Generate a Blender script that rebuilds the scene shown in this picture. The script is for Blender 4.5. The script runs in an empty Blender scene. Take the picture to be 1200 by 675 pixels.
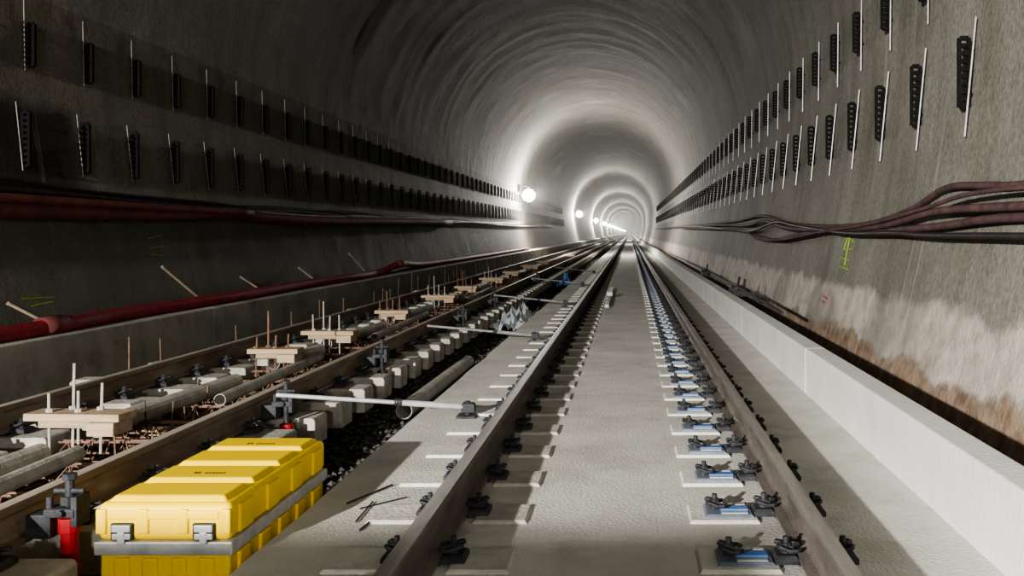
import bpy, math, random
from mathutils import Vector, noise, Matrix
random.seed(7)
C = bpy.context.scene.collection

# ------------------------------------------------------------------ helpers
class MB:
    def __init__(s): s.v=[]; s.f=[]; s.m=[]
    def add(s, vs, fs, mi=0):
        o=len(s.v); s.v+= [tuple(v) for v in vs]
        for f in fs: s.f.append([i+o for i in f]); s.m.append(mi)
    def box(s,x0,x1,y0,y1,z0,z1,mi=0,ch=0.0):
        if ch<=0:
            vs=[(x0,y0,z0),(x1,y0,z0),(x1,y1,z0),(x0,y1,z0),(x0,y0,z1),(x1,y0,z1),(x1,y1,z1),(x0,y1,z1)]
            s.add(vs,[(3,2,1,0),(4,5,6,7),(0,1,5,4),(1,2,6,5),(2,3,7,6),(3,0,4,7)],mi)
        else:
            c=ch
            vs=[(x0,y0,z0),(x1,y0,z0),(x1,y1,z0),(x0,y1,z0),
                (x0,y0,z1-c),(x1,y0,z1-c),(x1,y1,z1-c),(x0,y1,z1-c),
                (x0+c,y0+c,z1),(x1-c,y0+c,z1),(x1-c,y1-c,z1),(x0+c,y1-c,z1)]
            s.add(vs,[(3,2,1,0),(0,1,5,4),(1,2,6,5),(2,3,7,6),(3,0,4,7),(4,5,9,8),(5,6,10,9),(6,7,11,10),(7,4,8,11),(8,9,10,11)],mi)
    def cyl(s,p0,p1,r,n=10,mi=0,r2=None,caps=True):
        p0=Vector(p0);p1=Vector(p1);d=(p1-p0).normalized()
        a=d.orthogonal().normalized();b=d.cross(a); r2=r if r2 is None else r2
        vs=[]
        for p,rr in((p0,r),(p1,r2)):
            for i in range(n):
                t=2*math.pi*i/n; vs.append(p+a*math.cos(t)*rr+b*math.sin(t)*rr)
        fs=[(i,(i+1)%n,n+(i+1)%n,n+i) for i in range(n)]
        if caps: fs+= [tuple(range(n-1,-1,-1)),tuple(range(n,2*n))]
        s.add(vs,fs,mi)
    def pipe(s,p0,p1,r,t,n=18,mi=0):
        p0=Vector(p0);p1=Vector(p1);d=(p1-p0).normalized()
        a=d.orthogonal().normalized();b=d.cross(a); vs=[]
        for p,rr in((p0,r),(p1,r),(p1,r-t),(p0,r-t)):
            for i in range(n):
                q=2*math.pi*i/n; vs.append(p+a*math.cos(q)*rr+b*math.sin(q)*rr)
        fs=[]
        for k in range(4):
            k2=(k+1)%4
            fs+=[(k*n+i,k*n+(i+1)%n,k2*n+(i+1)%n,k2*n+i) for i in range(n)]
        s.add(vs,fs,mi)
    def tube(s,pts,r,n=6,mi=0):
        pts=[Vector(p) for p in pts]; vs=[]; up=Vector((0,0,1)); L=len(pts)
        for k,p in enumerate(pts):
            d=(pts[min(k+1,L-1)]-pts[max(k-1,0)]).normalized()
            a=d.cross(up)
            if a.length<.05: a=d.cross(Vector((0,1,0)))
            a.normalize(); b=a.cross(d)
            for i in range(n):
                t=2*math.pi*i/n; vs.append(p+a*math.cos(t)*r+b*math.sin(t)*r)
        fs=[]
        for k in range(L-1):
            fs+=[(k*n+i,k*n+(i+1)%n,(k+1)*n+(i+1)%n,(k+1)*n+i) for i in range(n)]
        fs+=[tuple(range(n-1,-1,-1)),tuple(range((L-1)*n,L*n))]
        s.add(vs,fs,mi)
    def prism(s,prof,y0,y1,mi=0,seg=1):
        n=len(prof); vs=[]
        for k in range(seg+1):
            y=y0+(y1-y0)*k/seg
            vs+=[(x,y,z) for x,z in prof]
        fs=[]
        for k in range(seg):
            fs+=[(k*n+i,k*n+(i+1)%n,(k+1)*n+(i+1)%n,(k+1)*n+i) for i in range(n)]
        fs+=[tuple(range(n-1,-1,-1)),tuple(range(seg*n,seg*n+n))]
        s.add(vs,fs,mi)
    def obj(s,name,mats,parent=None,bevel=0,smooth=False,array=None,bseg=2):
        me=bpy.data.meshes.new(name); me.from_pydata(s.v,[],s.f)
        for m in (mats if isinstance(mats,(list,tuple)) else [mats]): me.materials.append(m)
        me.polygons.foreach_set('material_index',s.m); 
        import bmesh
        bm=bmesh.new(); bm.from_mesh(me); bmesh.ops.recalc_face_normals(bm,faces=bm.faces); bm.to_mesh(me); bm.free()
        if smooth: me.shade_smooth()
        o=bpy.data.objects.new(name,me); C.objects.link(o)
        if parent: o.parent=parent
        if bevel:
            b=o.modifiers.new('bevel','BEVEL'); b.width=bevel; b.segments=bseg; b.limit_method='ANGLE'; b.angle_limit=math.radians(40)
        if array:
            a=o.modifiers.new('array','ARRAY'); a.use_relative_offset=False; a.use_constant_offset=True
            a.constant_offset_displace=(0,array[1],0); a.count=array[0]
        return o
def empty(name,loc=(0,0,0)):
    e=bpy.data.objects.new(name,None); e.location=loc; e.empty_display_size=.2; C.objects.link(e); return e

def mat(name,c1,c2=None,scale=5,rough=.8,bump=0,bscale=None,metal=0,spec=.3,detail=6,c3=None,stretch=None,dist=.02,dirt=0,dirtc=(.1,.09,.075)):
    m=bpy.data.materials.new(name); m.use_nodes=True; nt=m.node_tree; N=nt.nodes; L=nt.links
    b=N['Principled BSDF']; b.inputs['Roughness'].default_value=rough; b.inputs['Metallic'].default_value=metal
    b.inputs['Specular IOR Level'].default_value=spec
    if c2 is None: c2=tuple(x*.75 for x in c1)
    tc=N.new('ShaderNodeTexCoord'); mp=N.new('ShaderNodeMapping'); L.new(tc.outputs['Object'],mp.inputs[0])
    if stretch: mp.inputs['Scale'].default_value=stretch
    n=N.new('ShaderNodeTexNoise'); n.inputs['Scale'].default_value=scale; n.inputs['Detail'].default_value=detail; n.inputs['Roughness'].default_value=.65
    L.new(mp.outputs[0],n.inputs[0])
    r=N.new('ShaderNodeValToRGB'); r.color_ramp.elements[0].position=.33; r.color_ramp.elements[1].position=.68
    r.color_ramp.elements[0].color=(*c2,1); r.color_ramp.elements[1].color=(*c1,1)
    if c3: e=r.color_ramp.elements.new(.5); e.color=(*c3,1)
    L.new(n.outputs[0],r.inputs[0]); out=r.outputs[0]
    if dirt:
        n3=N.new('ShaderNodeTexNoise'); n3.inputs['Scale'].default_value=2.6; n3.inputs['Detail'].default_value=9; n3.inputs['Roughness'].default_value=.72
        L.new(tc.outputs['Object'],n3.inputs[0]); q=N.new('ShaderNodeMapRange'); q.inputs[1].default_value=.53; q.inputs[2].default_value=.70; q.inputs[4].default_value=dirt
        L.new(n3.outputs[0],q.inputs[0]); x=N.new('ShaderNodeMix'); x.data_type='RGBA'; L.new(q.outputs[0],x.inputs[0]); L.new(out,x.inputs[6]); x.inputs[7].default_value=(*dirtc,1); out=x.outputs[2]
    L.new(out,b.inputs['Base Color'])
    if bump:
        n2=N.new('ShaderNodeTexNoise'); n2.inputs['Scale'].default_value=bscale or scale*6; n2.inputs['Detail'].default_value=5
        L.new(tc.outputs['Object'],n2.inputs[0]); bp=N.new('ShaderNodeBump'); bp.inputs['Strength'].default_value=bump; bp.inputs['Distance'].default_value=dist
        L.new(n2.outputs[0],bp.inputs['Height']); L.new(bp.outputs[0],b.inputs['Normal'])
    return m
def emis(name,c,s):
    m=bpy.data.materials.new(name); m.use_nodes=True; b=m.node_tree.nodes['Principled BSDF']
    b.inputs['Base Color'].default_value=(*c,1); b.inputs['Emission Color'].default_value=(*c,1); b.inputs['Emission Strength'].default_value=s
    return m

# ------------------------------------------------------------------ materials
M_slab=mat('slab_concrete',(.74,.73,.68),(.54,.53,.485),1.7,.85,.35,60,c3=(.66,.65,.605),dirt=.45,dirtc=(.34,.32,.28))
M_block=mat('block_concrete',(.80,.79,.73),(.62,.61,.55),6,.85,.3,50,dirt=.4)
M_blockin=mat('recess_shade_concrete',(.62,.61,.56),(.43,.415,.38),6,.85,.3,50,dirt=.4)  # darker tone on the inner faces stands for shade in a recess
M_blockd=mat('dusty_block_concrete',(.54,.52,.47),(.32,.30,.265),5,.9,.4,40,dirt=.5)
M_curb=mat('curb_concrete',(.88,.89,.86),(.74,.75,.72),1.6,.8,.2,40,dirt=.2,dirtc=(.50,.49,.45))
M_curbl=mat('curb_concrete_old',(.48,.47,.42),(.31,.305,.265),2,.85,.3,40,dirt=.5)
M_gravel=mat('dark_gravel_bed',(.08,.075,.065),(.02,.02,.018),18,.95,1,45,dist=.05)
M_stone=mat('ballast_stone',(.14,.135,.125),(.04,.04,.038),9,.85,.4,60)
M_rail=mat('rail_steel',(.19,.165,.145),(.085,.074,.067),9,.6,.2,60,metal=.15,stretch=(1,.25,1))
M_railhead=mat('rail_head_steel',(.50,.47,.44),(.30,.27,.25),14,.5,0,metal=.5,stretch=(1,.1,1))
M_rust=mat('rusty_rail_steel',(.32,.255,.20),(.16,.115,.085),7,.75,.3,50,metal=.05,stretch=(1,.25,1))
M_rusthead=mat('dusty_rail_head',(.54,.48,.41),(.34,.29,.24),9,.6,.1,50,metal=.2,stretch=(1,.2,1))
M_rebar=mat('rebar_steel',(.28,.17,.12),(.11,.07,.052),20,.8,.2,80,metal=.1)
M_dark=mat('dark_clip_steel',(.060,.062,.070),(.02,.021,.026),20,.6,.1,80,metal=.2)
M_bracket=mat('bracket_steel',(.018,.018,.018),(.010,.010,.010),20,.85,spec=.08)
M_galv=mat('galvanised_steel',(.66,.67,.68),(.44,.45,.46),14,.42,.05,60,metal=.35)
M_bar=mat('dull_bar_steel',(.42,.42,.42),(.25,.25,.25),14,.5,.05,60,metal=.35)
M_blue=mat('blue_plate',(.06,.16,.45),(.12,.22,.42),12,.5,0)
M_plate=mat('base_plate_steel',(.25,.30,.37),(.14,.17,.22),10,.5,.1,50,metal=.25)
M_wood=mat('wood_plank_mat',(.50,.38,.265),(.30,.215,.14),5,.8,.25,30,stretch=(.6,6,6))
M_tube=mat('dusty_formwork_tube',(.52,.50,.45),(.30,.28,.25),6,.65,.2,40)
M_prop=mat('weathered_timber',(.36,.29,.22),(.2,.16,.12),6,.8,.2,40)
M_yel=mat('yellow_plastic',(1.0,.70,.0),(.96,.65,.0),3,.42,.05,120,spec=.35)
M_black=mat('black_plastic',(.03,.03,.032),(.012,.012,.012),10,.5)
M_redhose=mat('red_hose',(.32,.03,.04),(.14,.018,.025),5,.65,.3,30)
M_redold=mat('dull_red_hose',(.22,.06,.052),(.09,.03,.028),4,.75,.3,30)
M_cabled=mat('black_cable',(.05,.042,.042),(.018,.015,.015),8,.6)
M_cabler=mat('purple_brown_cable',(.15,.085,.085),(.055,.033,.034),6,.75)
M_redjack=mat('red_paint',(.50,.02,.03),(.30,.012,.018),8,.45)
M_green=mat('yellow_green_spray',(.38,.60,.05),(.26,.42,.05),9,.8)
M_redsp=mat('red_spray',(.5,.12,.11),(.4,.13,.11),9,.8)
M_white=mat('white_plastic',(.75,.78,.8),(.55,.6,.66),5,.5,.1,20)
M_wagon=mat('wagon_paint',(.25,.24,.2),(.12,.11,.1),4,.7)

# ------------------------------------------------------------------ tunnel lining
XC=-1.75; R=4.55; ZS=3.75
def half(z): return 4.55-.6*((ZS-z)/3.85)**2 if z<ZS else 4.55
def wx(z,side): return XC+side*half(z)

def lining_mat(name,side):
    m=bpy.data.materials.new(name); m.use_nodes=True; nt=m.node_tree; N=nt.nodes; L=nt.links
    b=N['Principled BSDF']; b.inputs['Roughness'].default_value=.78; b.inputs['Specular IOR Level'].default_value=.35
    tc=N.new('ShaderNodeTexCoord'); sep=N.new('ShaderNodeSeparateXYZ'); L.new(tc.outputs['Object'],sep.inputs[0])
    def noi(sc,det=6,st=None,ro=.6):
        n=N.new('ShaderNodeTexNoise'); n.inputs['Scale'].default_value=sc; n.inputs['Detail'].default_value=det; n.inputs['Roughness'].default_value=ro
        if st:
            mp=N.new('ShaderNodeMapping'); mp.inputs['Scale'].default_value=st; L.new(tc.outputs['Object'],mp.inputs[0]); L.new(mp.outputs[0],n.inputs[0])
        else: L.new(tc.outputs['Object'],n.inputs[0])
        return n.outputs[0]
    def ramp(src,stops):
        r=N.new('ShaderNodeValToRGB'); e=r.color_ramp.elements
        e[0].position,e[0].color=stops[0][0],(*stops[0][1],1); e[1].position,e[1].color=stops[-1][0],(*stops[-1][1],1)
        for p,c in stops[1:-1]:
            q=e.new(p); q.color=(*c,1)
        L.new(src,r.inputs[0]); return r.outputs[0]
    def mix(f,a,c,mode='MIX'):
        x=N.new('ShaderNodeMix'); x.data_type='RGBA'; x.blend_type=mode
        if isinstance(f,float): x.inputs[0].default_value=f
        else: L.new(f,x.inputs[0])
        L.new(a,x.inputs[6]); L.new(c,x.inputs[7]); return x.outputs[2]
    def math_(op,a,c):
        x=N.new('ShaderNodeMath'); x.operation=op
        for i,q in enumerate((a,c)):
            if isinstance(q,(int,float)): x.inputs[i].default_value=q
            else: L.new(q,x.inputs[i])
        return x.outputs[0]
    def mr(src,a,c):
        x=N.new('ShaderNodeMapRange'); x.inputs[1].default_value=a; x.inputs[2].default_value=c; L.new(src,x.inputs[0]); return x.outputs[0]
    def rgb(c):
        x=N.new('ShaderNodeRGB'); x.outputs[0].default_value=(*c,1); return x.outputs[0]
    grey=[(.3,(.19,.185,.158)),(.5,(.25,.243,.213)),(.72,(.305,.297,.265))]
    col=ramp(noi(.7,8),grey)
    crown_shade=mr(sep.outputs[2],2.6,6.5)  # weaker light on the crown is put into its colour, darker with height
    col=mix(math_('MULTIPLY',crown_shade,.60),col,rgb((.085,.083,.073)))
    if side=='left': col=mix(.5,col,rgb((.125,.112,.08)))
    if side=='top':
        col=mix(math_('MULTIPLY',mr(noi(.45,6,(1,.5,1)),.57,.70),.8),col,rgb((.25,.25,.235)))
    spk=ramp(noi(22,4),[(.3,(.70,.70,.70)),(.65,(1.12,1.12,1.12))])
    col=mix(1.0,col,spk,'MULTIPLY')
    stk=ramp(noi(1.0,5,(1,2.5,.25)),[(.35,(.66,.65,.60)),(.55,(1,1,1))])
    col=mix(.65,col,stk,'MULTIPLY')
    wob=noi(1.6,6)
    zz=math_('ADD',sep.outputs[2],math_('MULTIPLY',math_('SUBTRACT',wob,.5),.5))
    if side=='right':
        f1=math_('MULTIPLY',mr(zz,.70,.60),mr(zz,.14,.20)); 
        patch=mr(noi(.35,5),.40,.48)
        eff=ramp(noi(5,6),[(.3,(.40,.33,.28)),(.6,(.66,.60,.55))])
        col=mix(math_('MULTIPLY',f1,math_('MULTIPLY',math_('ADD',patch,.7),.55)),col,eff)
        br=ramp(noi(6,5),[(.3,(.14,.09,.058)),(.6,(.38,.28,.21))])
        col=mix(mr(zz,.21,.12),col,br)
        dr=math_('MULTIPLY',mr(noi(1.0,3,(1,9,.12)),.62,.70),.4); col=mix(dr,col,rgb((.46,.45,.41)))
    if side=='left':
        low_dark=mr(zz,1.55,1.30)  # left wall toned darker towards the bottom
        col=mix(math_('MULTIPLY',low_dark,.5),col,rgb((.06,.058,.048)))
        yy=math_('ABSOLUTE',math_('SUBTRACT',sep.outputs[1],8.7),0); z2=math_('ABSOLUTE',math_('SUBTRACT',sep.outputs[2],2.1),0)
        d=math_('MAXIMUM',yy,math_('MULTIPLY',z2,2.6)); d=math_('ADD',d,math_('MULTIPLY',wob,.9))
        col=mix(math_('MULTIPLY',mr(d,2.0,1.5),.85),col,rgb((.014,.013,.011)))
        dr=math_('MULTIPLY',mr(noi(1.0,3,(1,7,.2)),.66,.74),.4); col=mix(dr,col,rgb((.34,.33,.29)))
    L.new(col,b.inputs['Base Color'])
    h=math_('ADD',noi(3.5,8,None,.7),math_('MULTIPLY',noi(30,3),.35))
    if side=='top': h=math_('ADD',h,math_('MULTIPLY',noi(1,4,(.35,2.6,.35)),.6))
    bp=N.new('ShaderNodeBump'); bp.inputs['Strength'].default_value=.7; bp.inputs['Distance'].default_value=.045 if side=='top' else .035
    L.new(h,bp.inputs['Height']); L.new(bp.outputs[0],b.inputs['Normal'])
    return m

YE=1300
ys=[]; y=-60
while y<YE:
    ys.append(y); y+= 2 if y<2 else (.2 if y<60 else (.5 if y<130 else 10))
ys.append(YE)
def disp(x,y,z,a):
    crown=max(0,min(1,(z-3.6)/3.0))
    patch=max(0,min(1,.6+1.6*noise.noise(Vector((x*.2+4,y*.07,z*.2)))))
    rib=noise.noise(Vector((x*.2,y*1.7,z*.2)))*.042*crown*patch + noise.noise(Vector((x*.6+9,y*.8,z*.6)))*.030*(.3+.7*crown)
    fine=noise.noise(Vector((x*2.2,y*2.2,z*2.2)))*.014
    return rib+fine
def lining(name,pts,m):
    b=MB(); n=len(pts)
    for yy in ys:
        for (x,z) in pts:
            dx,dz=XC-x,(ZS-z if z>ZS else 0); l=math.hypot(dx,dz) or 1
            d=disp(x,yy,z,0); 
            b.v.append((x+dx/l*d,yy,z+dz/l*d))
    for k in range(len(ys)-1):
        for i in range(n-1):
            b.f.append([k*n+i,k*n+i+1,(k+1)*n+i+1,(k+1)*n+i]); b.m.append(0)
    return b.obj(name,m,smooth=True)
NS=22
zs=[-.35+(ZS+.35)*i/NS for i in range(NS+1)]
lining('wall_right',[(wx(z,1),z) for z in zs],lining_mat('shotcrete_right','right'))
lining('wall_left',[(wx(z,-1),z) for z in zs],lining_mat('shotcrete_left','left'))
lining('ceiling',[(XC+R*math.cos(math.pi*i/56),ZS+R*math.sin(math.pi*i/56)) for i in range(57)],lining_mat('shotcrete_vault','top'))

# ------------------------------------------------------------------ floor, slab, curbs
b=MB(); b.box(-5.75,2.2,-60,YE,-.5,-.3); b.obj('floor',M_gravel)
SP=.567; Y0=1.70-3*SP
b=MB()
n=260; L0=[]
for i in range(n+1):
    yy=-10+70*i/n; L0.append((-1.47+.025*noise.noise(Vector((yy*1.3,0,0)))+.012*noise.noise(Vector((yy*6,3,0))),yy))
vs=[];fs=[]
for i,(x,yy) in enumerate(L0):
    vs+=[(x,yy,-.32),(x,yy,-.012),(x+.012,yy,0),(1.37,yy,0)]
for i in range(n):
    for k in range(3): fs.append((i*4+k,i*4+k+1,i*4+4+k+1,i*4+4+k))
b.add(vs,fs); b.box(-1.47,1.37,60,YE,-.32,0); b.box(-1.47,1.37,-60,-10,-.32,0); b.obj('track_slab',M_slab)

def curb(name,x0,x1,z0,z1,m,ln):
    b=MB(); y=-9.0
    while y<150:
        b.box(x0,x1,y,y+ln-.012,z0,z1); y+=ln
    b.box(x0,x1,y,YE,z0,z1); return b.obj(name,m,bevel=.012)
curb('concrete_curb',1.37,1.53,-.32,.35,M_curb,4.0)
curb('concrete_curb.001',-5.70,-5.1,-.32,.33,M_curbl,4.0)
b=MB(); b.box(1.53,2.16,-30,YE,-.32,-.12); b.obj('drainage_channel_bed',M_gravel)

# ------------------------------------------------------------------ rails
def rail_prof(x,z):
    p=[(-.066,0),(.066,0),(.066,.011),(.028,.022),(.012,.036),(.0085,.06),(.0085,.105),(.014,.118),(.031,.126),(.033,.150),(.028,.159),(.014,.1605)]
    p=[(x+a,z+c) for a,c in p]
    left=[(x-.014,z+.1605),(x-.028,z+.159),(x-.033,z+.150),(x-.031,z+.126),(x-.014,z+.118),(x-.0085,z+.105),(x-.0085,z+.06),(x-.012,z+.036),(x-.028,z+.022),(x-.066,z+.011)]
    return p+left
def rail(name,x,parent,mb,mh):
    b=MB(); b.prism(rail_prof(x,.02),-9,YE)
    for i in (10,11,12): b.m[i]=1
    return b.obj(name,[mb,mh],parent)
def clip_pts(cx,s,k=.82):
    P=[(-.055,.0),(-.062,.03),(-.045,.055),(-.01,.060),(.035,.050),(.045,.030),(.02,.016),(-.03,.012)]
    a=[(cx+s*(p[0]*k),p[1]*k,.058+ (.012 if p[0]>0 else 0)) for p in P]
    c=[(q[0],-q[1],q[2]) for q in reversed(a)]
    return a[1:],c[:-1]
def fastening(b,x0,s,yc,z=.0,clipm=0,platem=1):
    cx=x0+s*.108
    b.box(min(x0+s*.068,x0+s*.158),max(x0+s*.068,x0+s*.158),yc-.055,yc+.055,z+.01,z+.04,clipm,ch=.01)
    A,Cc=clip_pts(cx,s)
    for P in (A,Cc): b.tube([(p[0],p[1]+yc,p[2]+z) for p in P],.008,6,clipm)
    b.tube([(cx-s*.025,yc+.01,z+.07),(cx-s*.044,yc,z+.07),(cx-s*.025,yc-.01,z+.07)],.0075,6,clipm)
    b.cyl((cx,yc,z+.04),(cx,yc,z+.076),.021,8,clipm); b.cyl((cx,yc,z+.076),(cx,yc,z+.10),.012,6,clipm)

TR=empty('railway_track')
XL,XR=-.775,.70
rail('rail_near_wall',XR,TR,M_rail,M_railhead); rail('rail_near_trench',XL,TR,M_rail,M_railhead)
NSL=260
b=MB()
for x0 in (XL,XR):
    for s in (-1,1): fastening(b,x0,s,Y0)
b.box(.33,.54,Y0-.085,Y0+.085,.010,.028,1,ch=.008)
b.box(.40,.52,Y0-.026,Y0+.026,.028,.036,2)
b.box(.40,.515,Y0+.05,Y0+.07,.028,.033,3); b.box(.40,.515,Y0-.07,Y0-.05,.028,.033,3)
A,Cc=clip_pts(.375,-1)
for P in (A,Cc): b.tube([(p[0],p[1]+Y0,p[2]-.005) for p in P],.008,6,0)
b.cyl((.375,Y0,.03),(.375,Y0,.075),.021,8,0); b.cyl((.375,Y0,.075),(.375,Y0,.095),.012,6,0)
b.box(XR-.07,XR+.07,Y0-.075,Y0+.075,.012,.0205,0); b.box(XL-.07,XL+.07,Y0-.075,Y0+.075,.012,.0205,0)
b.obj('rail_fastenings',[M_dark,M_plate,M_blue,M_galv],TR,array=(NSL,SP))
b=MB()
for x0,x1,mi in ((XL-.36,XL-.11,0),(XL+.10,XL+.33,1),(XR-.44,XR-.14,0)):
    b.box(x0,x1,Y0-.12,Y0+.12,-.01,.014,mi,ch=.008)
b.obj('sleeper_block_faces',[M_block,M_blockin],TR,array=(NSL,SP))

# ---- left track on hung sleeper blocks
TL=empty('railway_track.001'); XA,XB=-2.46,-3.90
rail('rail_inner',XA,TL,M_rust,M_rusthead); rail('rail_outer',XB,TL,M_rust,M_rusthead)
DL=.485
b=MB()
for x0 in (XA,XB):
    for s in (-1,1): fastening(b,x0,s,Y0+DL)
    b.box(x0-.07,x0+.07,Y0+DL-.08,Y0+DL+.08,.0,.0205,0)
b.obj('rail_fastenings_hung',[M_dark,M_rust],TL,array=(NSL,SP))
b=MB()
for x0 in (XA,XB):
    b.prism([(x0-.34,-.19),(x0+.34,-.19),(x0+.34,-.015),(x0+.325,.0),(x0-.325,.0),(x0-.34,-.015)],Y0+DL-.125,Y0+DL+.125)
b.obj('sleeper_blocks',M_blockd,TL,bevel=.005,array=(NSL,SP),bseg=1)
b=MB()
yc=Y0+DL
for dy in (-.07,.07):
    x=XB+.35
    b.cyl((x,yc+dy,-.14),(XA-.35,yc+dy,-.14),.007,5); 
    b.cyl((x,yc+dy*.3,-.05),(XA-.35,yc+dy*.3,-.05),.008,5)
    while x<XA-.45:
        b.cyl((x,yc+dy,-.14),(x+.06,yc+dy*.3,-.05),.004,4); b.cyl((x+.06,yc+dy*.3,-.05),(x+.12,yc+dy,-.14),.004,4); x+=.12
b.obj('lattice_ties',M_rebar,TL,array=(90,SP))
b=MB()
for x in [XB-.55+.19*i for i in range(12)]:
    b.cyl((x,-4,-.235),(x+random.uniform(-.03,.03),45,-.235),.009,5)
yy=2.0
while yy<45:
    b.cyl((XB-.6,yy,-.218),(XA+.05,yy+random.uniform(-.03,.03),-.218),.009,5); yy+=.22
for i in range(150):
    x=random.choice([XB+.42,XB+.6,XA-.6,XA-.42,-3.15]); yy=random.uniform(3,40)
    b.cyl((x,yy,-.23),(x+random.uniform(-.04,.04),yy+random.uniform(-.04,.04),random.uniform(-.05,.1)),.006,5)
b.obj('rebar_mat',M_rebar)

pl=[5.35,8.3,9.8,12.4,15.4,18,21.3,24.8,29.5,34]
for k,yy in enumerate(pl):
    e=empty('plank_spacer' if k==0 else 'plank_spacer.%03d'%k,(-3.25,yy,.02))
    b=MB(); w=.30 if k%2==0 else .24
    b.box(-w-.02,w-.04,-.09,.09,.12,.165)
    b.box(-w+.05,w-.1,-.06,.06,.075,.12)
    b.box(w-.22,w-.06,-.11,.08,.04,.118)
    o=b.obj('planks',M_wood,e,bevel=.004)
    b=MB()
    for (x,y2,h) in ((-.20,-.03,.31),(-.12,.06,.44),(-.03,-.02,.33),(.06,.05,.30)):
        h*=random.uniform(.85,1.15)
        b.cyl((x,y2,-.1),(x+random.uniform(-.012,.012),y2,h),.008,6)
        b.cyl((x,y2,.165),(x,y2,.185),.02,6)
    b.obj('threaded_rods',M_rebar if k%2 else M_tube,e)
    e.rotation_euler[2]=random.uniform(-.08,.08)
b=MB()
for k in range(12):
    yy=4.4+k*1.9+random.uniform(-.3,.3); x=random.uniform(-3.3,-3.0); w=random.uniform(.2,.34); d=random.uniform(.03,.07)
    b.box(x-w,x+w,yy-d,yy+d,-.205,-.165)
b.obj('timber_offcuts',M_wood,bevel=.004)
b=MB()
for (a,c) in ((2.6,5.05),(5.75,7.55),(8.6,9.6),(10.1,12.0),(12.8,14.9),(15.8,17.6),(18.5,21),(21.8,24),(25.5,29),(30,34)):
    b.pipe((-3.42,a,.0),(-3.32,c,.0),.065,.006,14)
for (a,c) in ((3.4,5.0),(6.6,8.9),(10.6,13.6),(16.5,20)):
    b.pipe((-3.02,a,.02),(-3.08,c,.02),.045,.005,12)
b.obj('formwork_tubes',M_tube,smooth=False)
b=MB(); yy=6
while yy<50:
    b.cyl((-4.62,yy,-.3),(-4.62+random.uniform(-.02,.02),yy,random.uniform(.15,.42)),.008,5); yy+=random.choice([.57,1.1,1.7])
b.obj('anchor_rods',M_rebar)
b=MB()
for k in range(26):
    yy=4+k*1.134+random.uniform(-.1,.1); x=random.choice([-4.42,-4.4,-3.55]); 
    if random.random()<.75: b.box(x-.1,x+.13,yy-.1,yy+.1,-.03,.03+random.random()*.05,0,ch=.02)
b.obj('spacer_pads',M_blockd)

# ------------------------------------------------------------------ track jacks and spreader bars
def jack(k,yy):
    e=empty('track_jack' if k==0 else 'track_jack.%03d'%k,(-2.25,yy,0))
    b=MB()
    zt=.07 if k==0 else -.04
    b.cyl((0,0,-.30),(0,0,-.285),.07,14,0); b.cyl((0,0,-.285),(0,0,zt),.033,14,0); b.cyl((0,0,zt-.02),(0,0,zt+.04),.042,14,0); b.cyl((0,0,-.12),(0,0,-.09),.04,14,0)
    b.obj('sleeve',M_redjack if k<2 else M_dark,e,bevel=.003)
    b=MB()
    b.cyl((0,0,zt),(0,0,.27),.017,10); b.box(-.075,.045,-.05,.05,.12,.155,ch=.006); b.box(-.15,-.05,-.045,.045,.035,.13,ch=.004)
    b.cyl((0,0,.16),(0,0,.195),.034,6); b.cyl((-.06,0,.215),(.06,0,.215),.012,8)
    b.box(.03,.055,-.045,.045,.08,.2); b.cyl((0,-.07,.14),(0,.07,.14),.013,8); b.cyl((-.06,-.03,.13),(-.06,-.03,.2),.014,8)
    b.cyl((0,0,.26),(0,0,.285),.028,6)
    b.obj('spindle_clamp',M_dark,e,bevel=.003)
jy=[3.6+SP*k for k in (0,4,8,15,20,32)]
for k,yy in enumerate(jy): jack(k,yy)
for k,yy in enumerate((5.75,10.0,14.9,20.5,27)):
    e=empty('spreader_bar' if k==0 else 'spreader_bar.%03d'%k,(-2.1,yy,.2))
    p1=Vector((1.0,.33,-.13))
    b=MB(); b.cyl((-.15,-.05,.02),p1*.62,.014,10); b.cyl(p1*.55,p1,.02,12); b.obj('bar',M_galv if k==0 else M_bar,e,smooth=False)
    b=MB(); b.box(.93,1.06,.27,.41,-.2,-.185); b.cyl((1.0,.33,-.185),(1.0,.33,-.09),.02,8); b.box(.96,1.05,.30,.36,-.165,-.10,ch=.01)
    b.cyl(p1*.56-Vector((.02,0,0)),p1*.56+Vector((.03,0.01,0)),.026,8); b.obj('foot_clamp',M_dark,e,bevel=.003)

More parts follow.
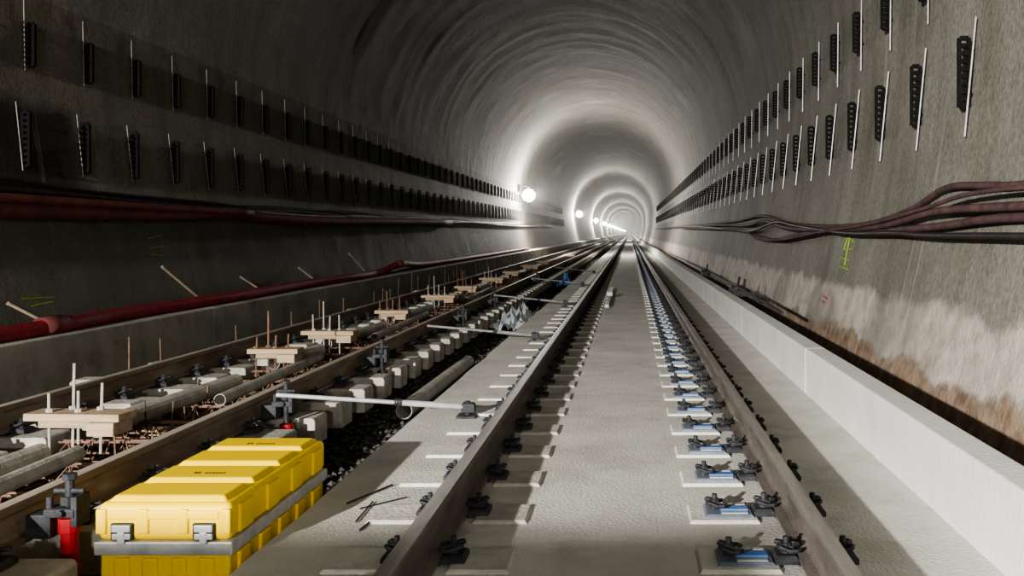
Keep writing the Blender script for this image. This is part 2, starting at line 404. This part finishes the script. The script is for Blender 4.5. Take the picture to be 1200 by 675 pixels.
# ------------------------------------------------------------------ loose pipe, debris
b=MB(); b.pipe((-1.84,7.3,-.20),(-1.84,10.2,-.21),.068,.006,24); b.obj('steel_pipe',M_tube,smooth=False)
b=MB()
b.cyl((-1.30,4.12,.006),(-1.17,4.42,.008),.005,5); b.cyl((-1.18,3.86,.006),(-1.19,4.15,.006),.004,5); b.cyl((-1.13,3.75,.006),(-1.11,3.95,.006),.005,5)
b.cyl((-1.22,4.05,.005),(-1.05,4.22,.006),.004,5)
b.obj('loose_tie_wires',M_dark)
b=MB(); b.box(-.42,-.35,15.0,20,.0,.05); b.box(-.44,-.33,17.1,17.5,.05,.12); b.obj('straightedge_bar',M_white,bevel=.006)
def crumple(name,loc,size,m,seed):
    b=MB(); n=14; vs=[];fs=[]
    for i in range(n):
        for j in range(n):
            u,v=i/(n-1)-.5,j/(n-1)-.5
            h=max(0,.5-math.hypot(u,v))*1.3*abs(noise.noise(Vector((u*5+seed,v*5,seed))))+.12*noise.noise(Vector((u*9,v*9+seed,0)))
            vs.append((u*size[0]*(1+.3*noise.noise(Vector((v*4,seed,0)))),v*size[1],max(0.005,(h+.1))*size[2]))
    for i in range(n-1):
        for j in range(n-1): fs.append((i*n+j,(i+1)*n+j,(i+1)*n+j+1,i*n+j+1))
    b.add(vs,fs); o=b.obj(name,m); o.location=loc; s=o.modifiers.new('s','SOLIDIFY'); s.thickness=.004; return o
crumple('plastic_sheet',(-1.8,14.2,-.29),(.5,2.2,1.6),M_white,3)
crumple('plastic_sheet.001',(-1.75,24.5,-.29),(.4,1.2,1.4),M_blue,8)

b=MB()
for i in range(6500):
    y_=2.5+28*random.random()**1.7; x_=random.uniform(-2.35,-1.46) if i%3 else random.uniform(-5.05,-2.3)
    r=random.uniform(.012,.032); ang=random.random()*6.28
    c=Vector((x_,y_,-.3+r*.5)); vs=[]
    for d in ((1,0,0),(0,1,0),(-1,0,0),(0,-1,0),(0,0,1),(0,0,-1)):
        v=Vector(d)*r*random.uniform(.6,1.2); v.rotate(Matrix.Rotation(ang,3,'Z')); v.z*=.75; vs.append(c+v)
    b.add(vs,[(0,1,4),(1,2,4),(2,3,4),(3,0,4),(1,0,5),(2,1,5),(3,2,5),(0,3,5)])
b.obj('ballast_gravel',M_stone)

# ------------------------------------------------------------------ yellow case
E=empty('equipment_case',(-1.765,3.92,-.18)); HW,HL=.258,.53
b=MB()
b.box(-HW+.012,HW-.012,-HL+.012,HL-.012,-.12,.225)
for x in (-.16,-.055,.055,.16): b.box(x-.03,x+.03,-HL,-HL+.02,-.11,.20)
for yy in (-.4,-.2,0,.2,.4):
    b.box(HW-.02,HW,yy-.05,yy+.05,-.11,.20); b.box(-HW,-HW+.02,yy-.05,yy+.05,-.11,.20)
b.obj('base_shell',M_yel,E,bevel=.012,bseg=3)
b=MB(); b.box(-HW-.005,HW+.005,-HL-.005,HL+.005,.210,.262); b.obj('aluminium_band',M_galv,E,bevel=.006)
b=MB()
b.box(-HW+.004,HW-.004,-HL+.004,HL-.004,.262,.405)
b.obj('lid_shell',M_yel,E,bevel=.026,bseg=4)
b=MB()
segs=[(-.50,-.29),(-.25,-.02),(.02,.25),(.29,.50)]
for a,c in segs: b.box(-HW+.03,HW-.03,a,c,.385,.424,ch=.02)
for x in (-.235,-.075,.075,.235): b.box(x-.02,x+.02,-HL-.006,-HL+.02,.29,.385)
b.box(-.21,.21,-HL-.003,-HL+.02,.345,.38)
for yy in (-.4,-.135,.135,.4): b.box(HW-.02,HW+.006,yy-.06,yy+.06,.275,.385)
b.obj('lid_ribs',M_yel,E,bevel=.007,bseg=3)
b=MB()
for x in (-.155,.155):
    b.box(x-.042,x+.042,-HL-.007,-HL+.01,.268,.332); 
b.obj('latch_frames',M_black,E,bevel=.004)
b=MB()
for x in (-.155,.155):
    b.box(x-.035,x+.035,-HL-.014,-HL-.004,.300,.327); b.box(x-.035,x+.035,-HL-.012,-HL-.004,.272,.294); b.box(x-.014,x+.014,-HL-.014,-HL-.004,.255,.30)
b.obj('latches',M_galv,E,bevel=.003)
b=MB()
for yy in (-.165,.355):
    for i in range(9):
        if i in(2,): continue
        b.box(-.06+i*.015,-.06+i*.015+.010,yy-.009,yy+.009 if i>2 else yy+.016,.4235,.4248)
b.obj('stencil_label',M_black,E)

# ------------------------------------------------------------------ wall brackets
def bracket_row(name,side,z0,z1,y0,dy,count,proud,rr,lo_e,hi_e):
    b=MB(); xw=wx((z0+z1)/2,side); s=-side
    xa,xb=xw+s*.03,xw+s*(.03+proud)
    lo,hi=min(xa,xb),max(xa,xb)
    b.box(lo,lo+.024,y0-.02,y0+.02,z0,z1,0); b.box(hi-.024,hi,y0-.02,y0+.02,z0,z1,0)
    n=9
    for i in range(n+1):
        z=z0+(z1-z0)*i/n; b.box(lo+.02,hi-.02,y0-.018,y0+.018,z-.017,z+.017,0)
    b.box(min(xw,xa),max(xw,xa),y0-.012,y0+.012,z0+.08,z0+.11,0); b.box(min(xw,xa),max(xw,xa),y0-.012,y0+.012,z1-.11,z1-.08,0)
    b.cyl((wx(z0-lo_e,side)+s*.035,y0-.06,z0-lo_e),(wx(z1+hi_e,side)+s*.035,y0-.04,z1+hi_e),rr,6,1)
    b.obj(name,[M_bracket,M_galv if side>0 else M_tube],array=(count,dy))
bracket_row('wall_cable_brackets',1,2.25,2.80,7.13,1.2,70,.10,.0075,.24,.16)
bracket_row('wall_cable_brackets.001',1,3.42,3.88,7.13,1.2,70,.10,.0075,.24,.16)
bracket_row('wall_cable_brackets.002',-1,1.93,2.48,9.1,1.0,75,.09,.004,.05,.1)
bracket_row('wall_cable_brackets.003',-1,2.98,3.42,8.3,1.0,75,.09,.004,.05,.25)

# ------------------------------------------------------------------ cables and hoses
def cr(pts,sub=6):
    P=[Vector(p) for p in pts]; P=[P[0]*2-P[1]]+P+[P[-1]*2-P[-2]]; out=[]
    for i in range(1,len(P)-2):
        for k in range(sub):
            t=k/sub; a,b_,c,d=P[i-1:i+3]
            out.append(.5*((2*b_)+(-a+c)*t+(2*a-5*b_+4*c-d)*t*t+(-a+3*b_-3*c+d)*t**3))
    out.append(P[-2]); return out
def yz(side,off,L): return [(wx(1.25+h,side)-side*off,y,1.25+h) for y,h in L]
b=MB()
right=[([(3,.30),(5.68,.31),(6.4,.34),(7.25,.36),(8.15,.20),(10,.08),(13.7,.13),(17.3,.33),(21.5,.28),(30,.30),(42,.34),(60,.36),(90,.4)],.028,.06),
 ([(3,.14),(5.68,.17),(7.25,.17),(8.6,.07),(10.5,.04),(13.7,.07),(16.5,.22),(19,.16),(25,.22),(42,.3),(60,.3),(90,.4)],.032,.12),
 ([(3,.02),(5.68,.10),(7.25,.05),(9,.02),(11,.05),(13.7,-.06),(15.5,-.12),(18,-.02),(21,.08),(28,.15),(42,.26)],.032,.08),
 ([(3,-.03),(5.68,-.02),(7.25,-.02),(8.2,.0),(10,.0),(13,.10),(15,.18),(17.3,.05),(20,.06),(30,.2),(45,.3)],.024,.14),
 ([(3,.10),(5.0,.26),(6.4,.28),(7.4,.20),(9,.09),(11.5,.0),(14.2,-.11),(16.8,-.1),(18.5,.02),(24,.1),(42,.2)],.018,.16)]
for i,(L_,r,o) in enumerate(right): b.tube(cr(yz(1,o,L_)),r,8,1 if i==3 else 0)
b.obj('sagging_cable_bundle',[M_cabler,M_cabled],smooth=True)
b=MB()
left=[([(3,.24),(7,.20),(8.5,.22),(11,.23),(13.5,.29),(14.5,.25),(17,.23),(22,.28),(30,.36)],.09,.12,0),
 ([(3,.34),(8.5,.33),(12,.31),(14,.32)],.05,.20,0),
 ([(3,.5),(8.5,.48),(11,.42),(13,.39),(16,.43),(20,.40),(26,.48),(34,.42),(45,.48),(70,.56)],.032,.06,1),
 ([(3,.42),(8.5,.42),(11,.38),(13.3,.34),(16,.38),(20,.35),(26,.43),(34,.40),(45,.46),(70,.53)],.038,.10,1),
 ([(3,.55),(8,.54),(10,.46),(13,.43),(15,.38),(19,.46),(24,.40),(30,.48),(40,.44),(60,.52)],.018,.12,1),
 ([(14,.34),(17,.31),(21,.38),(27,.32),(34,.40),(45,.37),(60,.45)],.036,.10,2)]
for L_,r,o,mi in left: b.tube(cr(yz(-1,o,L_)),r,9,mi)
b.obj('wall_cable_bundle',[M_redold,M_cabled,M_tube],smooth=True)
b=MB()
P=[(-5.30,4,.40),(-5.28,7,.395),(-5.26,8.2,.40),(-5.33,9.5,.40),(-5.30,12,.40),(-5.38,15,.40),(-5.33,17.5,.40),(-5.42,19.5,.40),(-5.36,21,.52),(-5.42,24,.42),(-5.4,32,.40),(-5.45,48,.4)]
b.tube(cr(P,8),.072,12,0)
b.cyl((-5.268,8.0,.405),(-5.285,8.35,.405),.088,14,1)
b.cyl((-5.37,20.6,.52),(-5.36,21.4,.53),.08,12,1)
b.tube(cr([(-5.5,5,.36),(-5.48,9,.36),(-5.52,14,.36),(-5.5,22,.36),(-5.55,35,.36)],8),.03,8,2)
b.obj('red_hose',[M_redhose,M_redold,M_cabled],smooth=True)
for k,(yy,l) in enumerate(((8.6,.25),(11.6,.5),(13.6,.25),(16,.3),(19,.5),(26,.45))):
    b=MB(); b.cyl((-5.58,yy+.25*l,.35),(-5.80,yy-.9*l,.36+l*.9),.015,7); b.cyl((-5.80,yy-.9*l,.36+l*.9),(-5.81,yy-.95*l,.36+l*.95),.02,7)
    b.obj('timber_prop' if k==0 else 'timber_prop.%03d'%k,M_prop)
b=MB()
for yy in (13.5,14.2,20): b.cyl((1.62,yy,-.12),(1.75,yy+.1,.55),.02,7); b.box(1.58,1.8,yy-.12,yy+.12,.30,.42,ch=.03)
b.tube(cr([(1.7,10,.36),(1.66,14,.42),(1.75,18,.33),(1.7,26,.4),(1.74,40,.35)]),.02,7)
b.obj('drain_hose_fittings',M_dark)

def spray(name,side,y,z,strokes,m,r=.012):
    b=MB()
    for (a,c) in strokes:
        pts=[]
        for i in range(7):
            t=i/6; yy=y+a[0]+(c[0]-a[0])*t; zz=z+a[1]+(c[1]-a[1])*t
            x=wx(zz,side); x+= -side*(disp(x,yy,zz,0)) +side*.002
            pts.append((x,yy,zz))
        b.tube(pts,r,5)
    b.obj(name,m)
spray('spray_paint_mark',1,10.4,1.02,[((-.3,.13),(.0,.17)),((.0,.17),(.05,.03)),((-.3,.05),(.1,.03)),((-.25,-.08),(.12,-.06)),((-.3,-.18),(.1,-.16)),((-.1,.18),(-.12,-.14))],M_green)
spray('spray_paint_mark.001',1,10.8,.46,[((-.12,.0),(.12,.02)),((-.05,-.05),(.12,-.04))],M_redsp)
spray('spray_paint_mark.002',-1,11.4,1.08,[((-.2,.1),(.15,.14)),((-.2,-.02),(.15,.0)),((-.2,-.1),(.1,-.12))],M_green,.006)
spray('spray_paint_mark.003',-1,9.0,.55,[((-.3,.06),(.2,.04)),((-.2,-.02),(.15,.0))],M_green,.006)

# ------------------------------------------------------------------ lamps
WARM=(1,.96,.89)
M_emit=emis('lamp_globe',(1,.98,.92),150)
def lamp(k,yy,power,vis,col=WARM,spot=None):
    e=empty('tunnel_work_lamp' if k==0 else 'tunnel_work_lamp.%03d'%k,(-5.70,yy,3.35))
    b=MB(); b.box(-.56,-.40,-.05,.05,.2,.6); b.cyl((-.45,0,.5),(.1,0,.5),.02,8); b.cyl((.05,0,.5),(.05,0,.33),.05,8)
    b.obj('housing',M_dark,e)
    rr=.34  # globe oversized, its shape stands in for the lamp's glare
    if vis:
        b=MB(); n=12
        vs=[];fs=[]
        for i in range(n+1):
            for j in range(16):
                p=math.pi*i/n;t=2*math.pi*j/16; vs.append((.05+rr*math.sin(p)*math.cos(t),rr*math.sin(p)*math.sin(t),rr*math.cos(p)))
        for i in range(n):
            for j in range(16): fs.append((i*16+j,i*16+(j+1)%16,(i+1)*16+(j+1)%16,(i+1)*16+j))
        b.add(vs,fs); b.obj('glare_globe',M_emit,e,smooth=True)
    l=bpy.data.lights.new('lamp_light','SPOT' if spot else 'POINT'); l.energy=power; l.shadow_soft_size=.1; l.color=col
    o=bpy.data.objects.new('lamp_light',l); o.parent=e; o.location=(.5 if vis else .1,0,-.02); C.objects.link(o)
    if spot:
        l.spot_size=math.radians(spot[0]); l.spot_blend=1.0
        o.rotation_euler=Vector(spot[1]).to_track_quat('-Z','Y').to_euler()
lamp(0,-8.0,9800,False,spot=(96,(7.2,17,-4.2)))
for k in range(1,25): lamp(k,50*k,1500 if k==1 else (1700 if k==2 else 3400),True)
# unseen tripod fill light added behind the camera to brighten the case
e=empty('case_fill_light',(1.0,-9,0))
b=MB()
for a in (0,2.09,4.19): b.cyl((0,0,1.5),(.35*math.cos(a),.35*math.sin(a),0),.015,8)
b.cyl((0,0,1.4),(0,0,2.55),.018,8); b.box(-.2,.2,-.06,.0,2.5,2.8,ch=.01)
b.obj('stand_and_head',M_dark,e)
l=bpy.data.lights.new('case_fill','SPOT'); l.energy=950; l.spot_size=math.radians(44); l.spot_blend=1; l.shadow_soft_size=.35; l.color=WARM
o=bpy.data.objects.new('case_fill',l); o.parent=e; o.location=(0,.12,2.65); o.rotation_euler=(Vector((-3.6,4.6,.3))-Vector((1,-8.9,2.65))).to_track_quat('-Z','Y').to_euler(); C.objects.link(o)

# thin airborne dust deeper in the bore (real scattering volume)
vm=bpy.data.materials.new('airborne_dust'); vm.use_nodes=True; nt=vm.node_tree; nt.nodes.clear()
out=nt.nodes.new('ShaderNodeOutputMaterial'); vs_=nt.nodes.new('ShaderNodeVolumeScatter'); vs_.inputs['Color'].default_value=(1,.98,.94,1)
vs_.inputs['Density'].default_value=.0022; vs_.inputs['Anisotropy'].default_value=.35; nt.links.new(vs_.outputs[0],out.inputs['Volume'])
b=MB(); prof=[(wx(.5,-1)+.25,.5),(wx(.5,1)-.25,.5),(wx(2,1)-.2,2)]+[(XC+(R-.2)*math.cos(math.pi*i/16),ZS+(R-.2)*math.sin(math.pi*i/16)) for i in range(17)]+[(wx(2,-1)+.2,2)]
b.prism(prof,26,700); b.obj('dust_haze',vm)

# unseen wagon added on the left track to cast the foreground shadow
W=empty('shadow_wagon',(-3.2,-6.05,0))
b=MB(); b.box(-.95,.8,-3.5,4.3,.55,.75); b.box(-.9,.86,-3.4,4.25,.75,1.6,ch=.03)
b.obj('body',M_wagon,W,bevel=.02)
b=MB()
for yy in (-2.6,2.9):
    b.cyl((-.8,yy,.48),(.84,yy,.48),.06,12)
    for x in (-.70,.74): b.cyl((x-.06,yy,.49),(x+.06,yy,.49),.30,24); 
    b.box(-.9,-.8,yy-.3,yy+.3,.35,.6); b.box(.6,.66,yy-.3,yy+.3,.35,.6)
b.obj('wheelsets',M_dark,W)

# ------------------------------------------------------------------ world, camera
w=bpy.data.worlds.new('w'); bpy.context.scene.world=w; w.use_nodes=True
w.node_tree.nodes['Background'].inputs[0].default_value=(.8,.9,1,1); w.node_tree.nodes['Background'].inputs[1].default_value=.2
cam=bpy.data.cameras.new('camera'); co=bpy.data.objects.new('camera',cam); C.objects.link(co)
co.location=(0,0,1.25); co.rotation_euler=(math.pi/2,0,0)
cam.sensor_width=36; cam.lens=1050/1200*36; cam.shift_x=-138/1200; cam.shift_y=-64.5/1200; cam.clip_end=2000; cam.clip_start=.05
bpy.context.scene.camera=co
try:
    bpy.context.scene.view_settings.view_transform='AgX'; bpy.context.scene.view_settings.look='AgX - Medium High Contrast'
    bpy.context.scene.view_settings.exposure=1.0
except Exception as ex: print(ex)
